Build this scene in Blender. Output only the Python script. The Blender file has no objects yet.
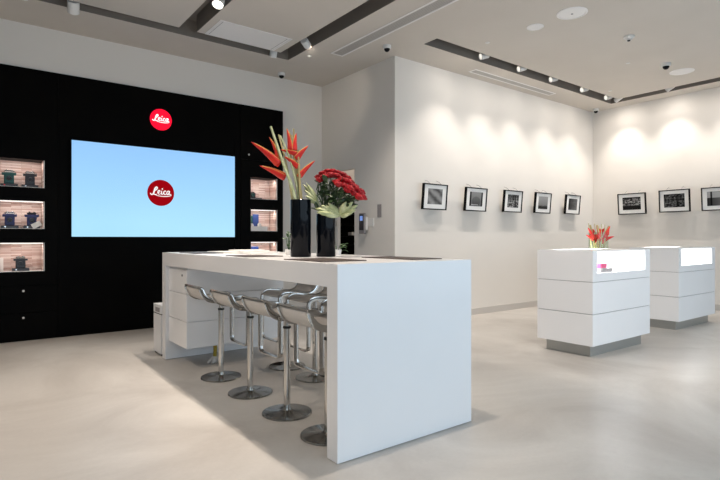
import bpy, bmesh, math, random
from mathutils import Vector, Matrix, Quaternion
random.seed(7)
PI = math.pi
SC = bpy.context.scene
COL = SC.collection

# ------------------------------------------------------------------ materials
def mat(name, col, rough=.5, metal=0., spec=.5, emit=None, estr=0., coat=0., noise=None, bump=None, trans=0.):
    m = bpy.data.materials.new(name); m.use_nodes = True
    nt = m.node_tree; b = nt.nodes['Principled BSDF']
    b.inputs['Base Color'].default_value = (*col, 1)
    b.inputs['Roughness'].default_value = rough
    b.inputs['Metallic'].default_value = metal
    b.inputs['Specular IOR Level'].default_value = spec
    b.inputs['Coat Weight'].default_value = coat
    b.inputs['Transmission Weight'].default_value = trans
    if emit:
        b.inputs['Emission Color'].default_value = (*emit, 1)
        b.inputs['Emission Strength'].default_value = estr
    if noise:   # (scale, other colour, low, high)
        tc = nt.nodes.new('ShaderNodeTexCoord'); n = nt.nodes.new('ShaderNodeTexNoise')
        n.inputs['Scale'].default_value = noise[0]; n.inputs['Detail'].default_value = 6
        r = nt.nodes.new('ShaderNodeValToRGB')
        r.color_ramp.elements[0].position = noise[2]; r.color_ramp.elements[0].color = (*col, 1)
        r.color_ramp.elements[1].position = noise[3]; r.color_ramp.elements[1].color = (*noise[1], 1)
        nt.links.new(tc.outputs['Object'], n.inputs['Vector'])
        nt.links.new(n.outputs['Fac'], r.inputs['Fac'])
        nt.links.new(r.outputs['Color'], b.inputs['Base Color'])
    if bump:    # (scale, strength)
        tc = nt.nodes.new('ShaderNodeTexCoord'); n = nt.nodes.new('ShaderNodeTexNoise')
        n.inputs['Scale'].default_value = bump[0]
        bp = nt.nodes.new('ShaderNodeBump'); bp.inputs['Strength'].default_value = bump[1]; bp.inputs['Distance'].default_value = .01
        nt.links.new(tc.outputs['Object'], n.inputs['Vector'])
        nt.links.new(n.outputs['Fac'], bp.inputs['Height']); nt.links.new(bp.outputs['Normal'], b.inputs['Normal'])
    return m

M = {}
M['wall'] = mat('wall_paint', (.75, .715, .67), .75, noise=(1.2, (.77, .735, .69), .3, .7))
M['ceiling'] = mat('ceiling_paint', (.60, .55, .49), .85, noise=(1.5, (.63, .58, .52), .3, .7))
M['lacquer'] = mat('white_lacquer', (.78, .78, .79), .28, coat=.15, noise=(2., (.80, .80, .81), .3, .7))
M['lacquer_edge'] = mat('seam_grey', (.30, .31, .32), .5)
M['black'] = mat('black_panel', (.0015, .0014, .0014), .45, spec=.035, noise=(3, (.003, .0025, .002), .3, .7))
M['seam'] = mat('black_seam', (.02, .019, .018), .3)
M['blackfr'] = mat('black_frame', (.005, .0045, .0045), .45, spec=.06)
M['matboard'] = mat('mat_board', (.90, .89, .87), .8)
M['steel'] = mat('brushed_steel', (.55, .55, .55), .3, metal=1., bump=(60, .05))
M['chrome'] = mat('satin_chrome', (.56, .55, .53), .14, metal=1.)
M['chrome_base'] = mat('polished_steel', (.30, .29, .27), .16, metal=1.)
M['seatpad'] = mat('seat_leather', (.56, .53, .50), .42, bump=(90, .1))
M['rubber'] = mat('black_rubber', (.01, .01, .01), .6)
M['plinth'] = mat('brushed_plinth', (.42, .43, .42), .38, metal=.85)
M['white_plastic'] = mat('white_plastic', (.75, .74, .72), .4)
M['grey_plastic'] = mat('grey_plastic', (.28, .26, .26), .45)
M['dark_plastic'] = mat('dark_plastic', (.015, .015, .02), .3)
M['leather_mat'] = mat('brown_leather', (.055, .04, .034), .5, bump=(150, .2))
M['blackglass'] = mat('black_glass', (.002, .003, .005), .07, spec=.13)
M['stem'] = mat('stem_green', (.36, .36, .17), .55, noise=(14, (.50, .42, .24), .35, .7))
M['stem2'] = mat('stem_tan', (.42, .30, .15), .55, noise=(14, (.30, .27, .11), .35, .7))
M['bract'] = mat('bract_red', (.60, .012, .008), .42, noise=(9, (.78, .04, .012), .45, .8))
M['bract_edge'] = mat('bract_edge', (.72, .42, .10), .5)
M['bract_tip'] = mat('bract_tip', (.04, .05, .05), .5)
M['rose'] = mat('rose_petal', (.26, .002, .008), .55, noise=(30, (.54, .005, .014), .35, .7))
M['leaf_dark'] = mat('leaf_dark', (.018, .04, .014), .4, noise=(20, (.04, .075, .025), .35, .7))
M['leaf_pale'] = mat('leaf_pale', (.30, .34, .16), .5, noise=(16, (.52, .55, .34), .35, .65))
M['leaf_mid'] = mat('leaf_mid', (.02, .06, .015), .45, noise=(25, (.045, .11, .03), .3, .7))
M['paper'] = mat('white_paper', (.82, .81, .78), .6)
M['sleeve'] = mat('yellow_sleeve', (.42, .33, .02), .6, noise=(60, (.25, .19, .02), .4, .6))
M['cable'] = mat('cable_white', (.66, .64, .62), .6)
M['lens'] = mat('lamp_lens', (.9, .9, .85), .3, emit=(1, .93, .82), estr=6.)
M['lens_dim'] = mat('lamp_lens_dim', (.9, .9, .85), .3, emit=(1, .93, .82), estr=.8)
M['led'] = mat('led_strip', (.9, .9, .9), .3, emit=(1, .9, .84), estr=1.2)
M['vent'] = mat('vent_grey', (.50, .47, .44), .6)
M['cover'] = mat('vent_white', (.86, .84, .82), .6)
M['red_sign'] = mat('sign_red', (.8, .01, .03), .4, spec=.03, emit=(1., .004, .035), estr=.85)
M['sign_white'] = mat('sign_letter', (.9, .9, .9), .4, spec=.03, emit=(1, .95, .95), estr=.9)
M['scr_red'] = mat('screen_red', (.02, .001, .001), .4, spec=.03, emit=(.33, .0, .004), estr=1.)
M['scr_white'] = mat('screen_white', (.3, .3, .3), .4, spec=.03, emit=(1, .97, .97), estr=.85)
M['teal'] = mat('teal_leather', (.008, .075, .07), .45)
M['navy'] = mat('navy_leather', (.012, .018, .10), .4)
M['silver'] = mat('silver_top', (.75, .74, .73), .25, metal=.9)
M['pink'] = mat('pink_card', (.75, .06, .20), .5)
M['red_dot'] = mat('red_dot', (.7, .02, .02), .4)
M['blue_item'] = mat('blue_print', (.02, .05, .20), .4)

def glass(name, col=(1, 1, 1), a=.10):
    m = bpy.data.materials.new(name); m.use_nodes = True
    nt = m.node_tree; nt.nodes.clear()
    o = nt.nodes.new('ShaderNodeOutputMaterial'); mx = nt.nodes.new('ShaderNodeMixShader')
    t = nt.nodes.new('ShaderNodeBsdfTransparent'); g = nt.nodes.new('ShaderNodeBsdfGlossy')
    t.inputs['Color'].default_value = (*col, 1); g.inputs['Roughness'].default_value = .03
    mx.inputs['Fac'].default_value = a
    nt.links.new(t.outputs[0], mx.inputs[1]); nt.links.new(g.outputs[0], mx.inputs[2]); nt.links.new(mx.outputs[0], o.inputs[0])
    return m
M['glass'] = glass('clear_glass', (.98, .99, .98), .06)
M['glass_green'] = glass('vase_glass', (.90, .93, .88), .03)

def floor_mat():
    m = bpy.data.materials.new('polished_concrete'); m.use_nodes = True
    nt = m.node_tree; b = nt.nodes['Principled BSDF']
    tc = nt.nodes.new('ShaderNodeTexCoord')
    n1 = nt.nodes.new('ShaderNodeTexNoise'); n1.inputs['Scale'].default_value = .9; n1.inputs['Detail'].default_value = 5; n1.inputs['Roughness'].default_value = .6; n1.inputs['Distortion'].default_value = .8
    r1 = nt.nodes.new('ShaderNodeValToRGB')
    r1.color_ramp.elements[0].position = .30; r1.color_ramp.elements[0].color = (.41, .38, .35, 1)
    r1.color_ramp.elements[1].position = .70; r1.color_ramp.elements[1].color = (.60, .575, .54, 1)
    n2 = nt.nodes.new('ShaderNodeTexNoise'); n2.inputs['Scale'].default_value = 40; n2.inputs['Detail'].default_value = 4
    r2 = nt.nodes.new('ShaderNodeValToRGB')
    r2.color_ramp.elements[0].position = .2; r2.color_ramp.elements[0].color = (.9, .9, .9, 1)
    r2.color_ramp.elements[1].position = .8; r2.color_ramp.elements[1].color = (1, 1, 1, 1)
    mx = nt.nodes.new('ShaderNodeMix'); mx.data_type = 'RGBA'; mx.blend_type = 'MULTIPLY'; mx.inputs['Factor'].default_value = .6
    nt.links.new(tc.outputs['Object'], n1.inputs['Vector']); nt.links.new(tc.outputs['Object'], n2.inputs['Vector'])
    nt.links.new(n1.outputs['Fac'], r1.inputs['Fac']); nt.links.new(n2.outputs['Fac'], r2.inputs['Fac'])
    nt.links.new(r1.outputs['Color'], mx.inputs[6]); nt.links.new(r2.outputs['Color'], mx.inputs[7])
    nt.links.new(mx.outputs[2], b.inputs['Base Color'])
    b.inputs['Roughness'].default_value = .38; b.inputs['Specular IOR Level'].default_value = .4
    return m
M['floor'] = floor_mat()

def brick_mat():
    m = bpy.data.materials.new('split_brick'); m.use_nodes = True
    nt = m.node_tree; b = nt.nodes['Principled BSDF']
    tc = nt.nodes.new('ShaderNodeTexCoord'); mp = nt.nodes.new('ShaderNodeMapping')
    mp.inputs['Rotation'].default_value = (PI / 2, 0, 0)
    bk = nt.nodes.new('ShaderNodeTexBrick'); bk.inputs['Scale'].default_value = 1.
    bk.inputs['Brick Width'].default_value = .21; bk.inputs['Row Height'].default_value = .0165; bk.inputs['Mortar Size'].default_value = .0012
    bk.inputs['Color1'].default_value = (.46, .31, .26, 1); bk.inputs['Color2'].default_value = (.76, .66, .60, 1); bk.inputs['Mortar'].default_value = (.36, .25, .21, 1)
    nt.links.new(tc.outputs['Object'], mp.inputs['Vector']); nt.links.new(mp.outputs['Vector'], bk.inputs['Vector'])
    nt.links.new(bk.outputs['Color'], b.inputs['Base Color']); b.inputs['Roughness'].default_value = .8
    return m
M['brick'] = brick_mat()

def screen_mat():
    m = bpy.data.materials.new('screen_picture'); m.use_nodes = True
    nt = m.node_tree; b = nt.nodes['Principled BSDF']
    tc = nt.nodes.new('ShaderNodeTexCoord'); sp = nt.nodes.new('ShaderNodeSeparateXYZ')
    n = nt.nodes.new('ShaderNodeTexNoise'); n.inputs['Scale'].default_value = 1.1; n.inputs['Detail'].default_value = 1
    ad = nt.nodes.new('ShaderNodeMath'); ad.operation = 'MULTIPLY_ADD'; ad.inputs[1].default_value = .55
    sb = nt.nodes.new('ShaderNodeMath'); sb.operation = 'SUBTRACT'; sb.inputs[1].default_value = 0.28
    r = nt.nodes.new('ShaderNodeValToRGB')
    r.color_ramp.elements[0].position = 0.1; r.color_ramp.elements[0].color = (.40, .75, .99, 1)
    r.color_ramp.elements[1].position = 1.; r.color_ramp.elements[1].color = (.31, .60, .99, 1)
    nt.links.new(tc.outputs['Generated'], sp.inputs[0]); nt.links.new(tc.outputs['Generated'], n.inputs['Vector'])
    nt.links.new(n.outputs['Fac'], ad.inputs[0]); nt.links.new(sp.outputs['Z'], ad.inputs[2])
    nt.links.new(ad.outputs[0], sb.inputs[0]); nt.links.new(sb.outputs[0], r.inputs['Fac'])
    b.inputs['Base Color'].default_value = (.01, .01, .01, 1); b.inputs['Roughness'].default_value = .25
    nt.links.new(r.outputs['Color'], b.inputs['Emission Color']); b.inputs['Emission Strength'].default_value = 1.
    return m
M['screen'] = screen_mat()

# ------------------------------------------------------------------ mesh helpers
class MB:
    def __init__(s): s.bm = bmesh.new()
    def box(s, x0, x1, y0, y1, z0, z1, rot=None, piv=None):
        v = [Vector((x, y, z)) for x in (x0, x1) for y in (y0, y1) for z in (z0, z1)]
        if rot is not None:
            p = Vector(piv) if piv is not None else Vector(((x0+x1)/2, (y0+y1)/2, (z0+z1)/2))
            v = [p + rot @ (q - p) for q in v]
        v = [s.bm.verts.new(q) for q in v]
        for f in ((0,1,3,2),(4,6,7,5),(0,4,5,1),(2,3,7,6),(0,2,6,4),(1,5,7,3)): s.bm.faces.new([v[i] for i in f])
        return s
    def lathe(s, prof, c=(0,0,0), seg=32, ax=None):
        """profile [(r,z)...] turned about the z axis (or axis ax) through c"""
        q = Vector((0,0,1)).rotation_difference(Vector(ax).normalized()) if ax is not None else Quaternion()
        c = Vector(c); rings = []
        for r, z in prof:
            if r < 1e-6: rings.append([s.bm.verts.new(c + q @ Vector((0,0,z)))])
            else: rings.append([s.bm.verts.new(c + q @ Vector((r*math.cos(2*PI*i/seg), r*math.sin(2*PI*i/seg), z))) for i in range(seg)])
        for a, b in zip(rings, rings[1:]):
            for i in range(seg):
                j = (i+1) % seg
                if len(a) == 1 and len(b) == 1: continue
                if len(a) == 1: s.bm.faces.new([a[0], b[i], b[j]])
                elif len(b) == 1: s.bm.faces.new([a[i], a[j], b[0]])
                else: s.bm.faces.new([a[i], a[j], b[j], b[i]])
        return s
    def cyl(s, c, r, h, seg=24, ax=None): return s.lathe([(0,0),(r,0),(r,h),(0,h)], c, seg, ax)
    def tube(s, pts, rad, seg=8, close=False, flat=1., up=(0,0,1)):
        """tube through pts; rad a number or a list; flat squashes it across 'up'"""
        pts = [Vector(p) for p in pts]; n = len(pts); rings = []
        for i, p in enumerate(pts):
            if close: t = pts[(i+1) % n] - pts[i-1]
            else: t = pts[min(i+1, n-1)] - pts[max(i-1, 0)]
            t.normalize(); u = Vector(up)
            if abs(t.dot(u)) > .95: u = Vector((1, 0, 0)) if abs(t.x) < .9 else Vector((0, 1, 0))
            a = t.cross(u).normalized(); b = a.cross(t).normalized()
            r = rad[i] if isinstance(rad, (list, tuple)) else rad
            rings.append([s.bm.verts.new(p + a*r*math.cos(2*PI*k/seg) + b*r*flat*math.sin(2*PI*k/seg)) for k in range(seg)])
        m = n if close else n-1
        for i in range(m):
            A, B = rings[i], rings[(i+1) % n]
            for k in range(seg):
                j = (k+1) % seg; s.bm.faces.new([A[k], A[j], B[j], B[k]])
        if not close:
            s.bm.faces.new(rings[0][::-1]); s.bm.faces.new(rings[-1])
        return s
    def ribbon(s, pts, w, y0, y1):
        """flat stroke in the XZ plane, from y0 to y1 thick"""
        n = len(pts); L = []; R = []
        for i, (x, z) in enumerate(pts):
            a = pts[min(i+1, n-1)]; b = pts[max(i-1, 0)]
            tx, tz = a[0]-b[0], a[1]-b[1]; l = math.hypot(tx, tz) or 1
            ww = (w[i] if isinstance(w, list) else w) / 2
            L.append((x - tz/l*ww, z + tx/l*ww)); R.append((x + tz/l*ww, z - tx/l*ww))
        V = [[s.bm.verts.new((q[0], y, q[1])) for q in P] for P, y in ((L, y0), (R, y0), (L, y1), (R, y1))]
        for i in range(n-1):
            s.bm.faces.new([V[0][i], V[0][i+1], V[1][i+1], V[1][i]])
            s.bm.faces.new([V[2][i], V[3][i], V[3][i+1], V[2][i+1]])
            s.bm.faces.new([V[0][i], V[2][i], V[2][i+1], V[0][i+1]])
            s.bm.faces.new([V[1][i], V[1][i+1], V[3][i+1], V[3][i]])
        for i in (0, n-1): s.bm.faces.new([V[0][i], V[1][i], V[3][i], V[2][i]])
        return s
    def grid(s, fn, nu, nv, thick=None):
        G = [[s.bm.verts.new(fn(i/nu, j/nv)) for j in range(nv+1)] for i in range(nu+1)]
        for i in range(nu):
            for j in range(nv): s.bm.faces.new([G[i][j], G[i+1][j], G[i+1][j+1], G[i][j+1]])
        return s
    def build(s, name, m, parent=None, bevel=0, smooth=False, solid=0, loc=None):
        bmesh.ops.recalc_face_normals(s.bm, faces=s.bm.faces)
        me = bpy.data.meshes.new(name); s.bm.to_mesh(me); s.bm.free()
        o = bpy.data.objects.new(name, me); COL.objects.link(o)
        me.materials.append(M[m] if isinstance(m, str) else m)
        if parent: o.parent = parent
        if loc is not None: o.location = loc
        if smooth:
            for p in me.polygons: p.use_smooth = True
            try: me.set_sharp_from_angle(angle=math.radians(42))
            except Exception: pass
        if solid:
            md = o.modifiers.new('solid', 'SOLIDIFY'); md.thickness = solid; md.offset = 0
        if bevel:
            md = o.modifiers.new('bevel', 'BEVEL'); md.width = bevel; md.segments = 2; md.limit_method = 'ANGLE'
        return o

def tag(o, label, cat, group=None, kind=None):
    o['label'] = label; o['category'] = cat
    if group: o['group'] = group
    if kind: o['kind'] = kind
    return o
def empty(name, loc, label, cat, group=None, rot=(0, 0, 0)):
    o = bpy.data.objects.new(name, None); COL.objects.link(o); o.location = loc; o.rotation_euler = rot
    o.empty_display_size = .1
    return tag(o, label, cat, group)
def struct(mb, name, m, **k):
    o = mb.build(name, m, **k); o['kind'] = 'structure'; return o
def copy_tree(o, parent=None):
    c = o.copy(); COL.objects.link(c)
    if parent: c.parent = parent
    for ch in list(o.children): copy_tree(ch, c)
    return c
def smooth_line(p, n=5, closed=False):
    """Catmull-Rom through points of any dimension"""
    out = []; N = len(p)
    rng = range(N) if closed else range(N-1)
    for i in rng:
        if closed: a, b, c, d = p[i-1], p[i], p[(i+1) % N], p[(i+2) % N]
        else: a, b, c, d = p[max(i-1, 0)], p[i], p[i+1], p[min(i+2, N-1)]
        for k in range(n):
            t = k/n
            out.append(tuple(.5*((2*B) + (-A+C)*t + (2*A-5*B+4*C-D)*t*t + (-A+3*B-3*C+D)*t**3) for A, B, C, D in zip(a, b, c, d)))
    if not closed: out.append(tuple(p[-1]))
    return out
def light(name, kind, loc, aim, energy, col=(1, 1, 1), parent=None, size=.05, size_y=None, spot=60, blend=.6):
    d = bpy.data.lights.new(name, kind); d.energy = energy; d.color = col
    if kind == 'AREA':
        d.size = size
        if size_y: d.shape = 'RECTANGLE'; d.size_y = size_y
    else: d.shadow_soft_size = size
    if kind == 'SPOT': d.spot_size = math.radians(spot); d.spot_blend = blend
    o = bpy.data.objects.new(name, d); COL.objects.link(o)
    o.rotation_euler = (Vector(aim) - Vector(loc)).to_track_quat('-Z', 'Y').to_euler()
    o.location = loc
    if parent:
        o.parent = parent; bpy.context.view_layer.update(); o.matrix_parent_inverse = parent.matrix_world.inverted()
    return o

# ------------------------------------------------------------------ the room
XL, XR, YF, YB, H = -2.6, 10.02, -1.3, 7.25, 3.75
YG, XM = 5.40, 4.73
struct(MB().box(XL-.2, XR+.2, YF-.2, YB+.5, -.12, 0), 'floor', 'floor')
# ceiling: a slab whose underside steps up into the lighting slots
def ceiling():
    bm = MB()
    xs = [XL-.2, -1.1, -.88, 2.03, 2.25, 3.41, 3.64, 4.75, 9.43, 9.66, XR+.2]  # leftmost slot is invented, out of view, to house the fill spots
    ys = [YF-.2, 4.61, 4.85, 6.26, 6.46, YB+.5]
    for i in range(len(xs)-1):
        for j in range(len(ys)-1):
            x, y = (xs[i]+xs[i+1])/2, (ys[j]+ys[j+1])/2
            slot = (-1.1 < x < -.88 and y < 6.26) or (2.03 < x < 2.25 and y < 6.46) or (3.41 < x < 3.64 and y < 6.46) or (x < 3.64 and 6.26 < y < 6.46) \
                or (4.75 < x < 9.66 and 4.61 < y < 4.85) or (9.43 < x < 9.66 and y < 4.85)
            bm.box(xs[i], xs[i+1], ys[j], ys[j+1], 3.96 if slot else H, 4.1)
    o = struct(bm, 'ceiling', 'ceiling')
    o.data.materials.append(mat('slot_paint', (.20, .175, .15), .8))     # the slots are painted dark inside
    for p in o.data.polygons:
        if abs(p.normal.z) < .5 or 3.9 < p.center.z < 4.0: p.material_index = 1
    return o
ceiling()
# back wall, open where the black unit is let in
struct(MB().box(XL-.2, .165, YB, YB+.5, 0, H).box(3.985, XM+.085, YB, YB+.5, 0, H).box(.165, 3.985, YB, YB+.5, 3.225, H)
       .box(.165, 3.985, YB+.42, YB+.5, 0, 3.225).box(XM+.085, 7., YB, YB+.5, 0, H), 'wall_back', 'wall')
struct(MB().box(XM, XM+.085, YG+.17, 6.34, 0, H).box(XM, XM+.085, 6.87, YB, 0, H).box(XM, XM+.085, 6.34, 6.87, 2.29, H), 'wall_alcove', 'wall')
struct(MB().box(XM, XR, YG, YG+.17, 0, H), 'wall_gallery', 'wall')
struct(MB().box(XR, XR+.2, YF, YG+.17, 0, H), 'wall_right', 'wall')
struct(MB().box(XL-.2, XL, YF, YB, 0, H), 'wall_left', 'wall')
struct(MB().box(6.8, 7., YG+.17, YB, 0, H), 'wall_storeroom', 'wall')
struct(MB().box(XL-.2, -1.4, YF-.2, YF, 0, H).box(9.6, XR+.2, YF-.2, YF, 0, H).box(-1.4, 9.6, YF-.2, YF, 2.45, H), 'wall_front', 'wall')
w = MB()
for x in (-1.4, .8, 3., 5.2, 7.4, 9.54): w.box(x, x+.06, YF-.14, YF-.04, 0, 2.45)
w.box(-1.4, 9.6, YF-.14, YF-.04, 0, .08).box(-1.4, 9.6, YF-.14, YF-.04, 2.37, 2.45)
struct(w, 'window_1', 'blackfr')
struct(MB().box(XM+.001, 9.995, YG-.014, YG, 0, .10), 'baseboard_gallery', mat('skirting', (.55, .52, .49), .5))
struct(MB().box(XR-.014, XR, YF, YG-.014, 0, .10), 'baseboard_right', bpy.data.materials['skirting'])
struct(MB().box(4.0, XM, YB-.012, YB, 0, .10), 'baseboard_back', bpy.data.materials['skirting'])
struct(MB().box(XM-.012, XM, YG, 6.34, 0, .10), 'baseboard_alcove', bpy.data.materials['skirting'])
# the storeroom door, swung open against the storeroom side
d = MB().box(XM+.002, XM+.06, 6.80, 6.868, 0, 2.285).build('door_1', 'white_plastic'); d['kind'] = 'structure'
MB().cyl((XM-.002, 6.815, 1.45), .012, .02, ax=(-1, 0, 0)).box(XM-.02, XM, 6.808, 6.82, 1.40, 1.50).build('door_handle', 'steel', d)

# ------------------------------------------------------------------ black display unit on the back wall
YU = 7.22
u = empty('display_wall_unit', (2.08, YU, 0), 'large black lacquered wall unit with lit brick niches around the television', 'wall unit')
def rel(o, root=u):
    o.parent = root; o.location = -Vector(root.location); return o
nz = [(1.81, 2.14), (1.32, 1.65), (.815, 1.155)]
body = MB()
xs = [.18, .29, .742, 3.42, 3.872, 3.976]
body.box(xs[0], xs[1], YU, YB+.40, 0, 3.22); body.box(xs[2], xs[3], YU, YU+.2, 0, 3.22); body.box(xs[4], xs[5], YU, YB+.40, 0, 3.22)
for a, b in ((.29, .742), (3.42, 3.872)):
    zz = [0] + [v for p in sorted(nz) for v in p] + [3.22]
    for k in range(0, len(zz), 2): body.box(a, b, YU, YB+.40, zz[k], zz[k+1])
    body.box(b if a < 1 else a-.03, b+.03 if a < 1 else a, YU+.2, YB+.40, 0, 3.22)
rel(body.build('carcass', 'black'))
for k, (a, b) in enumerate(((.30, .73), (3.43, 3.862))):
    for z0, z1 in nz:
        rel(MB().box(a-.01, b+.01, YU+.24, YU+.26, z0, z1).box(b-.002, b+.0101, YU+.01, YU+.24, z0, z1).box(a-.0101, a+.002, YU+.01, YU+.24, z0, z1).build('niche_lining', 'brick'))
        rel(MB().box(a-.009, b+.009, YU+.004, YU+.24, z0, z0+.006).build('niche_shelf', 'cover'))
        if z0 < 1.7: rel(MB().box(a, b, YU+.03, YU+.05, z1-.012, z1-.001).build('light_strip', 'led'))
        rel(MB().box(b+.002, b+.0102, YU-.003, YU+.012, z0, z1).build('niche_trim', 'cover'))
        light('niche_light', 'AREA', ((a+b)/2, YU+.06, z1-.02), ((a+b)/2, YU+.14, z0), 1.0, (1, .84, .78), u, size=.40, size_y=.03)
# doors and drawers of the unit: seams stand proud by a hair, small white knobs
for z0, z1 in ((.02, .325), (.335, .64)):
    dr = rel(MB().box(.185, .878, YU-.016, YU-.0005, z0, z1).build('drawer', 'black', bevel=.002))
    k = MB().lathe([(0, 0), (.011, 0), (.013, .012), (.0, .016)], (.525, YU-.016, z1-.05), 16, (0, -1, 0)).build('knob', 'white_plastic'); k.parent = dr
for x0, x1, z0, z1 in ((.185, .878, .665, 2.55), (3.255, 3.97, .02, 2.39), (3.255, 3.97, 2.40, 3.2)):
    b = MB()
    n0, n1 = (.289, .743) if x0 < 1 else (3.419, 3.873)
    if z1 < 2.6:
        b.box(x0, n0, YU-.012, YU-.0005, z0, z1).box(n1, x1, YU-.012, YU-.0005, z0, z1)
        zz = [z0] + [v for p in sorted(nz) for v in p] + [z1]
        for k in range(0, len(zz), 2): b.box(n0, n1, YU-.012, YU-.0005, zz[k], zz[k+1])
    else: b.box(x0, x1, YU-.012, YU-.0005, z0, z1)
    p = rel(b.build('door_panel', 'black'))
    if z1 > 3:
        k = MB().lathe([(0, 0), (.011, 0), (.013, .012), (.0, .016)], (3.385, YU-.012, 2.475), 16, (0, -1, 0)).build('knob', 'white_plastic'); k.parent = p
rel(MB().box(.882, 1.008, YU-.012, YU-.0005, .02, 3.2).build('pilaster', 'black'))
rel(MB().box(3.16, 3.25, YU-.012, YU-.0005, .02, 2.62).build('pilaster', 'black'))

# television
tv = empty('television', (2.08, YU-.02, 1.82), 'huge flat television showing a red round logo on pale blue', 'television')
def relt(o, r): o.parent = r; o.location = -Vector(r.location); return o
relt(MB().box(1.008, 3.150, YU-.058, YU-.0165, 1.218, 2.426).build('casing', 'blackfr', bevel=.003), tv)
relt(MB().box(1.019, 3.139, YU-.062, YU-.0585, 1.229, 2.415).build('screen', 'screen'), tv)
LET = dict(
 L=[(-.80, -.04), (-.76, -.13), (-.66, -.15), (-.57, -.06), (-.51, .12), (-.45, .32), (-.35, .44), (-.28, .38), (-.33, .26), (-.44, .16)], l=[(-.60, -.09), (-.50, -.13), (-.40, -.15), (-.31, -.11)],
 e=[(-.24, .0), (-.13, .06), (-.08, .15), (-.16, .19), (-.23, .10), (-.23, -.03), (-.14, -.11), (-.02, -.06)],
 i=[(.06, .18), (.04, .05), (.04, -.06), (.10, -.11), (.18, -.04)],
 c=[(.38, .10), (.33, .18), (.24, .12), (.21, .0), (.26, -.10), (.36, -.10), (.42, -.04)],
 a=[(.64, .10), (.58, .18), (.49, .12), (.45, .0), (.50, -.11), (.59, -.06), (.64, .10), (.65, .17), (.63, -.02), (.68, -.10), (.78, -.06)],
 s=[(-.40, -.19), (-.15, -.245), (.15, -.27), (.5, -.25), (.74, -.19), (.80, -.12)])
def logo(cx, cz, y, r, m1, m2, root, dn, ln):
    disc = MB().lathe([(0, 0), (r, 0), (r, .004), (0, .004)], (cx, y, cz), 64, (0, -1, 0)).build(dn, m1); relt(disc, root)
    b = MB()
    for k, p in LET.items():
        q = smooth_line(p, 6)
        wd = {'L': .10, 's': .055, 'l': .07}.get(k, .07)
        ws = [wd*r*(.65+.5*math.sin(PI*min(1, max(0, i/(len(q)-1))))) for i in range(len(q))]
        b.ribbon([(cx+x*r*.97, cz+z*r*.97) for x, z in q], ws, y-.007-.0004*list(LET).index(k), y-.0045)
    b.cyl((cx+.1*r, y-.0045, cz+.31*r), .055*r, .002, 12, (0, -1, 0))
    l = b.build(ln, m2, disc)
    return disc
logo(2.08, 1.822, YU-.062, .176, 'scr_red', 'scr_white', tv, 'screen_logo', 'lettering')
sg = empty('logo_sign', (2.093, YU-.001, 2.82), 'glowing round red logo sign with white script above the television', 'sign')
relt(MB().lathe([(0, 0), (.137, 0), (.137, .018), (0, .018)], (2.093, YU-.001, 2.82), 64, (0, -1, 0)).build('sign_body', 'red_sign'), sg)
logo(2.093, 2.82, YU-.019, .144, 'red_sign', 'sign_white', sg, 'sign_face', 'lettering')

# ------------------------------------------------------------------ cameras shown in the niches
def camera_display(x, z, label, bodymat, topmat='silver', wide=.115, flipped=False, tall=.17):
    y = YU+.115
    r = empty('camera', (x, y, z), label, 'camera', 'cameras shown in the lit niches')
    w2 = wide/2
    # upright body with a leather wrap, wide rounded top plate, lens facing the room
    b = MB().box(-w2*.78, w2*.78, -.028, .028, .0, tall*.62); o = b.build('body', bodymat, r, bevel=.008)
    t = MB().grid(lambda a, b_: Vector((w2*1.15*math.cos(PI*a), -.03+.06*b_, tall*.60+.038*math.sin(PI*a)**.6 if 0 < a < 1 else tall*.56)), 12, 3)
    t.box(-w2*1.12, w2*1.12, -.030, .030, tall*.52, tall*.66); t.build('top_plate', bodymat, r, bevel=.004)
    MB().box(-w2*.78, w2*.78, -.026, .026, tall*.665, tall*.80).build('top_cover', topmat, r, bevel=.012)
    MB().lathe([(0, 0), (.026, 0), (.026, .028), (.020, .032), (.018, .018), (0, .016)], (0, -.028, tall*.34), 24, (0, -1, 0)).build('lens', 'dark_plastic', r, smooth=True)
    MB().cyl((-w2*.35, 0, tall*.80), .009, .012).build('dial', topmat, r); MB().cyl((w2*.42, 0, tall*.80), .011, .010).build('shutter_button', topmat, r)
    return r
def camera_stand(x, z, label, dot='red_dot', wd=.10):
    y = YU+.115
    r = empty('camera_stand', (x, y, z), label, 'stand', 'black camera stands in the niches')
    MB().box(-wd, wd, -.055, .055, 0, .032).build('block', 'dark_plastic', r, bevel=.003)
    MB().cyl((-wd*.55, -.055, .017), .008, .004, 12, (0, -1, 0)).build('badge', dot, r)
for x, zi, bm_, tp, lb in ((.393, 0, 'teal', 'silver', 'teal camera with silver top, top left niche beside screen'),
                           (.601, 0, 'dark_plastic', 'silver', 'black camera with silver top beside the teal one'),
                           (.400, 1, 'navy', 'silver', 'dark blue camera with white top in middle left niche'),
                           (.620, 1, 'navy', 'dark_plastic', 'violet blue camera with dark top, middle left niche'),
                           (.507, 2, 'dark_plastic', 'silver', 'lone black camera with silver shoulders, bottom left niche')):
    z0 = nz[zi][0]+.0062
    camera_stand(x, z0, 'low black stand under the ' + {0: 'teal camera', 1: 'black camera next to the teal one', 2: 'dark blue camera with white top', 3: 'violet blue camera', 4: 'lone black camera'}[[.393, .601, .400, .620, .507].index(x)], 'red_dot' if zi == 0 and x < .4 else 'silver', .085)
    camera_display(x, z0+.0322, lb, bm_, tp, .125, tall=.20 if zi < 2 else .17)
tag(MB().box(.62, .68, YU+.16, YU+.163, .823, .95, Matrix.Rotation(-.15, 3, 'X')).build('display_card', 'brick'), 'small leaning display card beside the lone black camera', 'card')
tag(MB().box(.295, .34, YU+.14, YU+.15, .8215, .98).build('display_card', 'paper'), 'white upright card at left end of the bottom niche', 'card')
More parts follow.
